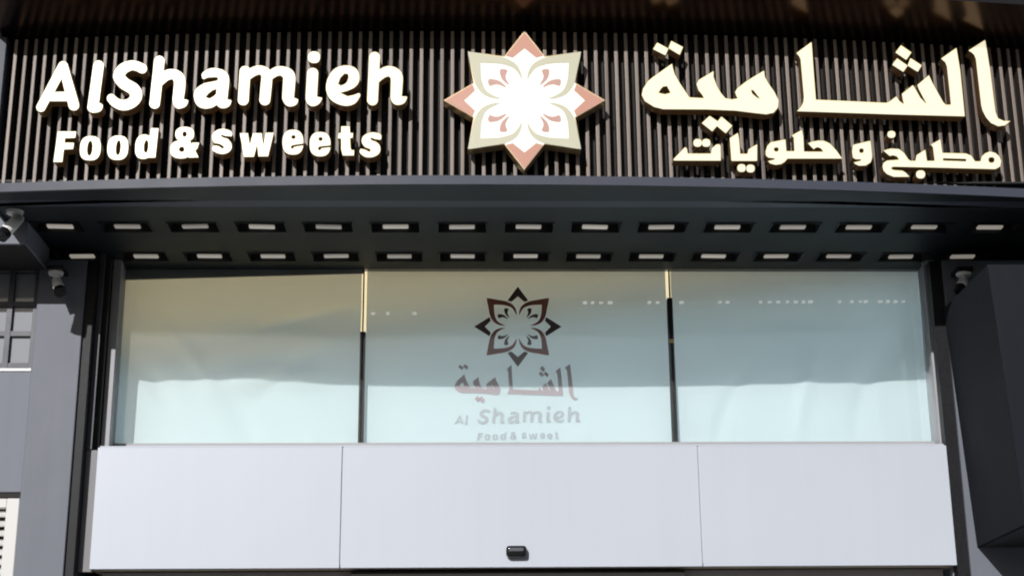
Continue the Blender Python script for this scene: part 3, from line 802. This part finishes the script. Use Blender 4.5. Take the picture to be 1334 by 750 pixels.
# room behind the film
room = thing('shop_interior', 'dark room with warm lit ceiling bulkhead behind the window film', 'room', (0, 9.6, GZ0))
bm = bmesh.new()
z0, z1 = GZ0 - .065, Z_SOFF + .35
ra, rb, rf = GX0 - .03, GX1 + .03, YG + .101
for pts in ([(ra, 12.4, z0), (rb, 12.4, z0), (rb, 12.4, z1), (ra, 12.4, z1)],
            [(ra, rf, z0), (ra, 12.4, z0), (ra, 12.4, z1), (ra, rf, z1)],
            [(rb, rf, z0), (rb, 12.4, z0), (rb, 12.4, z1), (rb, rf, z1)],
            [(ra, rf, z1), (rb, rf, z1), (rb, 12.4, z1), (ra, 12.4, z1)],
            [(ra, rf, z0), (rb, rf, z0), (rb, 12.4, z0), (ra, 12.4, z0)],
            [(ra, rf, Z_SOFF + .02), (rb, rf, Z_SOFF + .02), (rb, rf, z1), (ra, rf, z1)]):
    quad(bm, [Vector(p) for p in pts])
obj('room_shell', bm, M['wall_in'], room)
bm = bmesh.new()
YI = YFM + .20
a, b = P(478, 431, YI), P(873, 388, YI)
sl = (b.z - a.z) / (b.x - a.x)
zl, zr = a.z + sl * (GX0 - a.x), a.z + sl * (GX1 - a.x)
f = [Vector((ra + .004, YI, zl)), Vector((rb - .004, YI, zr)), Vector((rb - .004, YI, Z_SOFF + .2)), Vector((ra + .004, YI, Z_SOFF + .2))]
hexa(bm, f, [p + Vector((0, .05, 0)) for p in f])
obj('light_bulkhead', bm, M['warm'], room)

for i in range(4):  # added cool panels that backlight the window film
    xa_ = GX0 + .3 + (GX1 - GX0 - .6) * i / 3
    bm = bmesh.new(); box(bm, xa_ - .3, xa_ + .3, 10.1, 12.1, Z_SOFF + .30, Z_SOFF + .34)
    obj('film_backlight', bm, M['cool'], room)

# ------------------------------------------------------------------ WHITE HEADER, DOOR
HX0, HX1 = P(122, 660, YW).x, P(1240, 660, YW).x
S1, S2 = P(444.5, 660, YW).x, P(912.5, 660, YW).x
head = thing('door_header', 'white aluminium header of three smooth panels over the entrance door', 'door header', (0, YW, ZH0))
g = .003
for a, b in ((HX0, S1 - g), (S1 + g, S2 - g), (S2 + g, HX1)):
    bm = bmesh.new(); box(bm, a, b, YW, YW + .04, ZH0 + .001, ZH1, .003, 2); obj('panel', bm, M['white'], head)
part_box('core', head, M['white'], HX0 + .004, HX1 - .004, YW + .012, YW + .3, ZH0 + .02, ZH1 - .003)
for a, b in ((HX0, S1 - .006), (S1 - .006, S2 + .006), (S2 + .006, HX1)):
    mid = abs(a - S1) < .05
    part_box('bottom_trim', head, M['beige'] if not mid else M['beige'], a + .0005, b - .0005, YW + .042, YW + .30, ZH0 + .003, ZH0 + .014)
door = thing('sliding_door', 'glazed sliding entrance door under the white header', 'door', (0, YW + .2, 0))
zb = ZH0 - .002
part_box('track_beam', door, M['silver'], HX0 + .05, HX1 - .05, YW + .12, YW + .22, zb - .09, zb - .001, .003)
part_box('track_slot', door, M['void'], S1 + .06, S2 - .1, YW + .06, YW + .118, zb - .09, zb - .012)
for i in range(4):
    a = HX0 + .08 + (HX1 - HX0 - .16) * i / 4; b = HX0 + .08 + (HX1 - HX0 - .16) * (i + 1) / 4
    bm = bmesh.new()
    for q in ((a, a + .05, 0.02, zb - .1), (b - .05, b - .002, .02, zb - .1), (a + .05, b - .05, zb - .16, zb - .1), (a + .05, b - .05, .02, .12)):
        box(bm, q[0], q[1], YW + .14, YW + .19, q[2], q[3])
    fr = obj('leaf_frame', bm, M['door'], door)
    part_box('leaf_glass', fr, M['olive'], a + .05, b - .05, YW + .16, YW + .17, .12, zb - .16)

c = P(672.5, 718.5, YW)
sen = thing('motion_sensor', 'small black rounded door sensor low on the middle white panel', 'sensor', (c.x, YW, c.z))
bm = bmesh.new(); box(bm, c.x - .060, c.x + .060, YW - .055, YW - .001, c.z - .034, c.z + .032, .022, 4)
obj('housing', bm, M['cctv_black'], sen, True)
bm = bmesh.new(); box(bm, c.x - .042, c.x + .042, YW - .0585, YW - .05, c.z - .004, c.z + .018, .004, 2)
obj('lens_window', bm, M['darkframe'], sen)

# ------------------------------------------------------------------ PILLARS AND REVEALS
YPI = 9.22
def pil(name, label, xl, xr, strip_side, zb_=0.0):
    t = thing(name, label, 'pillar', ((xl + xr) / 2, YPI, 0))
    part_box('cladding', t, M['pillar'], xl, xr, YPI, 9.75, 0, Z_SOFF - .075, bev=.004)
    return t
LX1 = P(92, 620, YPI).x; LX0 = P(28.5, 620, YPI).x
lp = pil('left_pillar', 'blue grey stone clad pillar left of the white header', LX0, LX1, 1)
lp.name = 'entrance_pillar'
lp['group'] = 'pillars beside the entrance'
gw = P(101.5, 620, YPI).x - LX1
part_box('granite_strip', lp, M['granite'], LX1 + .0005, LX1 + gw + .012, YPI + .02, YPI + .10, 0, Z_SOFF - .075, bev=.002)
RX0 = P(1265, 740, YPI).x; RXs = P(1248.5, 740, YPI).x; RX1 = P(1420, 740, YPI).x
rp = pil('entrance_pillar', 'pale grey stone clad pillar below the charcoal projecting box', RX0, RX1, -1)
rp['group'] = 'pillars beside the entrance'
part_box('granite_strip', rp, M['granite'], RXs, RX0 - .0005, YPI + .02, YPI + .10, 0, Z_SOFF - .075, bev=.002)
# side reveals between pillar and window/header
rev = thing('side_reveal', 'narrow shaded reveal with dark glass over grey panel, beside the blue grey pillar', 'wall panel', (LX1 + gw, YW, 0))
YR = YW + .085
zj = P(112, 585, YR).z
part_box('grey_panel', rev, M['reveal'], LX1 + gw + .013, HX0 - .008, YR, YR + .05, ZH0 - .004, zj - .004, bev=.002)
part_box('dark_glass', rev, M['olive'], LX1 + gw + .013, JX0 - .053, YJ - .05, YJ - .02, zj + .004, Z_SOFF - .003)
part_box('side_post', rev, M['darkframe'], LX1 + gw + .013, LX1 + gw + .045, YR - .012, YR - .001, zj, Z_SOFF - .003)
rev2 = thing('side_reveal', 'narrow silver grey reveal strip between white header and black granite strip on the right', 'wall panel', (RXs, YW, 0))
part_box('grey_panel', rev2, M['silver'], HX1 + .006, RXs - .002, YR - .01, YR + .05, 0, ZH1, bev=.002)
part_box('upper_panel', rev2, M['silver'], JX1 + .052, RXs + .03, YJ + .02, YJ + .06, ZH1 + .004, Z_SOFF - .003)

# charcoal box projecting from the right pillar
c = P(1273, 712, YPI - .003)
BX, BZ = c.x, c.z
bx = thing('projecting_box', 'charcoal clad box projecting from the right pillar under the canopy', 'wall box', (BX, YPI, BZ))
yF = 8.35
bm = bmesh.new()
BZT = P(1229, 402, YPI - .003).z
BXT = P(1229, 402, YPI - .003).x + 0.0
f = [Vector((BX, yF, BZ)), Vector((BX + 1.2, yF, BZ)), Vector((BX + 1.2, yF, BZT)), Vector((BXT, yF, BZT))]
hexa(bm, f, [Vector((p.x, YPI - .002, p.z)) for p in f], .003); obj('cladding', bm, M['bulk'], bx)
bm = bmesh.new(); box(bm, BX + .02, BX + 1.18, yF + .02, YPI - .02, BZ - .004, BZ - .0005); obj('underside', bm, M['recess'], bx)

# ------------------------------------------------------------------ SECURITY CAMERAS
def cctv(label, mount, body0, body1, r, bracket=None):
    """a bullet camera: flat round base under the mount point, neck, tilted body with black front"""
    mount, body0, body1 = Vector(mount), Vector(body0), Vector(body1)
    t = thing('security_camera', label, 'security camera', mount, 'security cameras under the canopy')
    bm = bmesh.new(); cyl(bm, mount - Vector((0, 0, .018)), mount - Vector((0, 0, .001)), r * 1.25, r * 1.35, 28); obj('base', bm, M['cctv'], t, False)
    mid = body0.lerp(body1, .25)
    k = Vector((mid.x, mid.y, mid.z)) 
    bm = bmesh.new(); cyl(bm, mount - Vector((0, 0, .018)), mount.lerp(k, .5), r * .42, r * .38, 16); cyl(bm, mount.lerp(k, .5), k, r * .40, r * .40, 16)
    bmesh.ops.create_icosphere(bm, subdivisions=2, radius=r * .48, matrix=Matrix.Translation(mount.lerp(k, .5)))
    obj('neck', bm, M['cctv'], t, True)
    d = (body1 - body0); L = d.length; d.normalize()
    bm = bmesh.new(); cyl(bm, body0, body0 + d * L * .78, r * .86, r, 26)
    bmesh.ops.create_icosphere(bm, subdivisions=3, radius=r * .85, matrix=Matrix.Translation(body0))
    bo = obj('body', bm, M['cctv'], t, True)
    bm = bmesh.new(); cyl(bm, body0 + d * L * .76, body1, r * 1.06, r * 1.06, 26); obj('front_hood', bm, M['cctv_black'], t, False)
    bm = bmesh.new(); cyl(bm, body1 - d * .003, body1 + d * .004, r * .6, r * .5, 20); obj('lens', bm, M['cctv_black'], bo, False)
    if bracket is not None:
        bm = bmesh.new(); box(bm, mount.x - r * 1.5, mount.x + r * 1.5, mount.y - r * 1.5, bracket, mount.z, mount.z + .03, .004); obj('bracket', bm, M['cctv_black'], t)
    return t
m1 = PZ(19.5, 275, Z_SOFF)
cctv('white bullet camera hanging at the left front corner of the canopy', m1, P(24, 285, m1.y), P(1, 308, m1.y - .10), .037)
y_c2 = YPI - .09
m2 = P(73, 354.5, y_c2)
cctv('white bullet camera fixed on the blue grey pillar face', m2, P(74, 366, y_c2), P(78.5, 381, y_c2 - .07), .034, YPI - .001)
y_c3 = YPI - .09
m3 = P(1255, 356, y_c3)
cctv('white bullet camera in deep shade beside the right window jamb', m3, P(1254.5, 366, y_c3), P(1250, 378, y_c3 - .07), .034, YPI - .001)

# ------------------------------------------------------------------ NEIGHBOURING FRONT ON THE LEFT
YN = 9.25
nb = thing('neighbour_building', 'blue grey neighbouring building front left of the entrance pillar', 'building', (LX0 - 1.5, YN, 0))
NX0 = LX0 - 4.0; NX1 = LX0 - .004
wz0, wz1 = P(20, 481, YN).z, P(20, 352, YN).z
wx1 = P(46, 430, YN).x
vz1 = P(10, 645, YN).z
# wall below and above the windows (openings left out)
vx1 = P(21.5, 700, YN - .03).x
part_box('wall', nb, M['neigh'], NX0, NX1, YN, YN + .3, vz1 + .02, wz0 - .012, bev=.003)
part_box('base_wall', nb, M['neigh'], NX0, NX1, YN + .05, YN + .3, 0, vz1 - .01)
part_box('joint_strip', nb, M['void'], NX0, NX1, YN + .01, YN + .3, vz1 - .009, vz1 + .019)
part_box('head_wall', nb, M['neigh'], NX0, NX1, YN + .005, YN + .3, wz1, wz1 + 3.0)
YFB = 8.75
fz = P(15, 318, YFB).z; fx_ = P(34.5, 318, YFB).x
part_box('fascia_box', nb, M['neigh'], NX0, fx_, YFB, YN - .002, fz, Z_SOFF + 3.0, bev=.004)
part_box('fascia_underside', nb, M['void'], NX0 + .01, fx_ - .01, YFB + .01, YN - .01, fz - .004, fz - .0005)
# window grid: frames and panes
fr = None
xm = P(8.5, 440, YN).x
zb1, zb2, zb3 = P(30, 395, YN).z, P(30, 433.5, YN).z, P(30, 475, YN).z
part_box('window_sill', nb, M['cctv'], NX0, NX1 - .004, YN - .006, YN + .05, wz0 - .010, wz0 + .006)
bm = bmesh.new()
t_ = .02
zs = [wz0 + .007, zb3, zb2, zb1, wz1]
for k, z in enumerate((zb3, zb2, zb1)):
    box(bm, NX0 + .01, NX1 - .03, YN + .012, YN + .06, z - t_ / 1.3, z + t_ / 1.3)
win_fr = obj('window_frame', bm, M['darkframe'], nb)
cols = [NX1 - .026]
w_p = (NX1 - .026) - xm
xcol = [xm - w_p * k for k in range(0, 9)]
bm = bmesh.new()
for x in xcol + [NX1 - .012]:
    box(bm, x - .016, x + .016, YN + .008, YN + .064, wz0 + .007, wz1 - .002)
obj('window_post', bm, M['darkframe'], nb)
for i in range(len(xcol)):
    xb_ = (NX1 - .028) if i == 0 else xcol[i - 1] - .016
    xa_ = xcol[i] + .016
    for a, b in zip(zs[:-1], zs[1:]):
        part_box('pane', win_fr, M['pane'], xa_ + .001, xb_ - .001, YN + .035, YN + .045, a + .014, b - .014)

# cream louvre
vent = thing('louvre_grille', 'cream louvred vent grille low on the blue grey wall', 'vent', (vx1 - .4, YN, 0))
vt = P(10, 648.5, YN - .03).z; vw = .9
part_box('frame', vent, M['vent'], vx1 - .075, vx1, YN - .03, YN + .045, vt - 1.3, vt, bev=.004)
part_box('frame', vent, M['vent'], vx1 - vw, vx1 - vw + .075, YN - .03, YN + .045, vt - 1.3, vt, bev=.004)
part_box('frame', vent, M['vent'], vx1 - vw + .0755, vx1 - .0755, YN - .028, YN + .045, vt - .055, vt - .001, bev=.003)
part_box('frame', vent, M['vent'], vx1 - vw + .0755, vx1 - .0755, YN - .028, YN + .045, vt - 1.3, vt - 1.24, bev=.003)
part_box('vent_back', vent, M['void'], vx1 - vw + .03, vx1 - .03, YN + .046, YN + .0495, vt - 1.28, vt - .02)
dz = (P(10, 672, YN).z - P(10, 684.3, YN).z)
for k in range(20):
    z = vt - .075 - k * dz
    if z < vt - 1.22: break
    bm = bmesh.new()
    f = [Vector((vx1 - vw + .076, YN - .02, z - .026)), Vector((vx1 - .076, YN - .02, z - .026)), Vector((vx1 - .076, YN + .03, z + .012)), Vector((vx1 - vw + .076, YN + .03, z + .012))]
    hexa(bm, f, [p + Vector((0, .004, -.008)) for p in f])
    obj('slat', bm, M['vent'], vent)

# ------------------------------------------------------------------ THE BUILDING BEHIND, GROUND
bld = thing('shop_building', 'dark upper wall of the shop building behind the sign', 'building', (0, 9.8, 0))
part_box('upper_wall', bld, M['neigh'], X0 - .1, X1 + .6, YS + .6, 13, Z_SOFF + .36, Z_TOP + 3)
part_box('recess_wall', bld, M['void'], XL - .3, JX0 - .06, 9.76, 9.9, 0, Z_SOFF + .3)
part_box('recess_wall', bld, M['void'], JX1 + .06, RX1 + .01, 9.76, 9.9, 0, Z_SOFF + .3)
part_box('side_wall', bld, M['pillar'], RX1 + .002, RX1 + 3, YPI + .05, 13, 0, Z_SOFF + .34)
# unseen building added across the street, behind the viewer, to shade the low sky
opp = thing('added_sky_blocker', 'unseen long beige building added across the street behind the viewer to block low sky', 'building', (0, -26, 0))
part_box('wall', opp, M['beige'], -45, 45, -36, -26, -.11, 6.2)
part_box('blocker_parapet', opp, M['beige'], -45.2, 45.2, -36.2, -25.8, 6.201, 6.8)
for k in range(1):
    part_box('blocker_string_course', opp, M['reveal'], -45.1, 45.1, -25.995, -25.85, 3.4 + 2.9 * k, 3.65 + 2.9 * k)
bm = bmesh.new()
quad(bm, [Vector(p) for p in ((-1500, -1500, -.12), (1500, -1500, -.12), (1500, 1500, -.12), (-1500, 1500, -.12))])
o = obj('ground', bm, M['ground']); o['kind'] = 'structure'
bm = bmesh.new(); box(bm, -14, 14, 3.5, 13, -.119, 0.0, .01)
o = obj('pavement', bm, M['pave']); o['kind'] = 'structure'
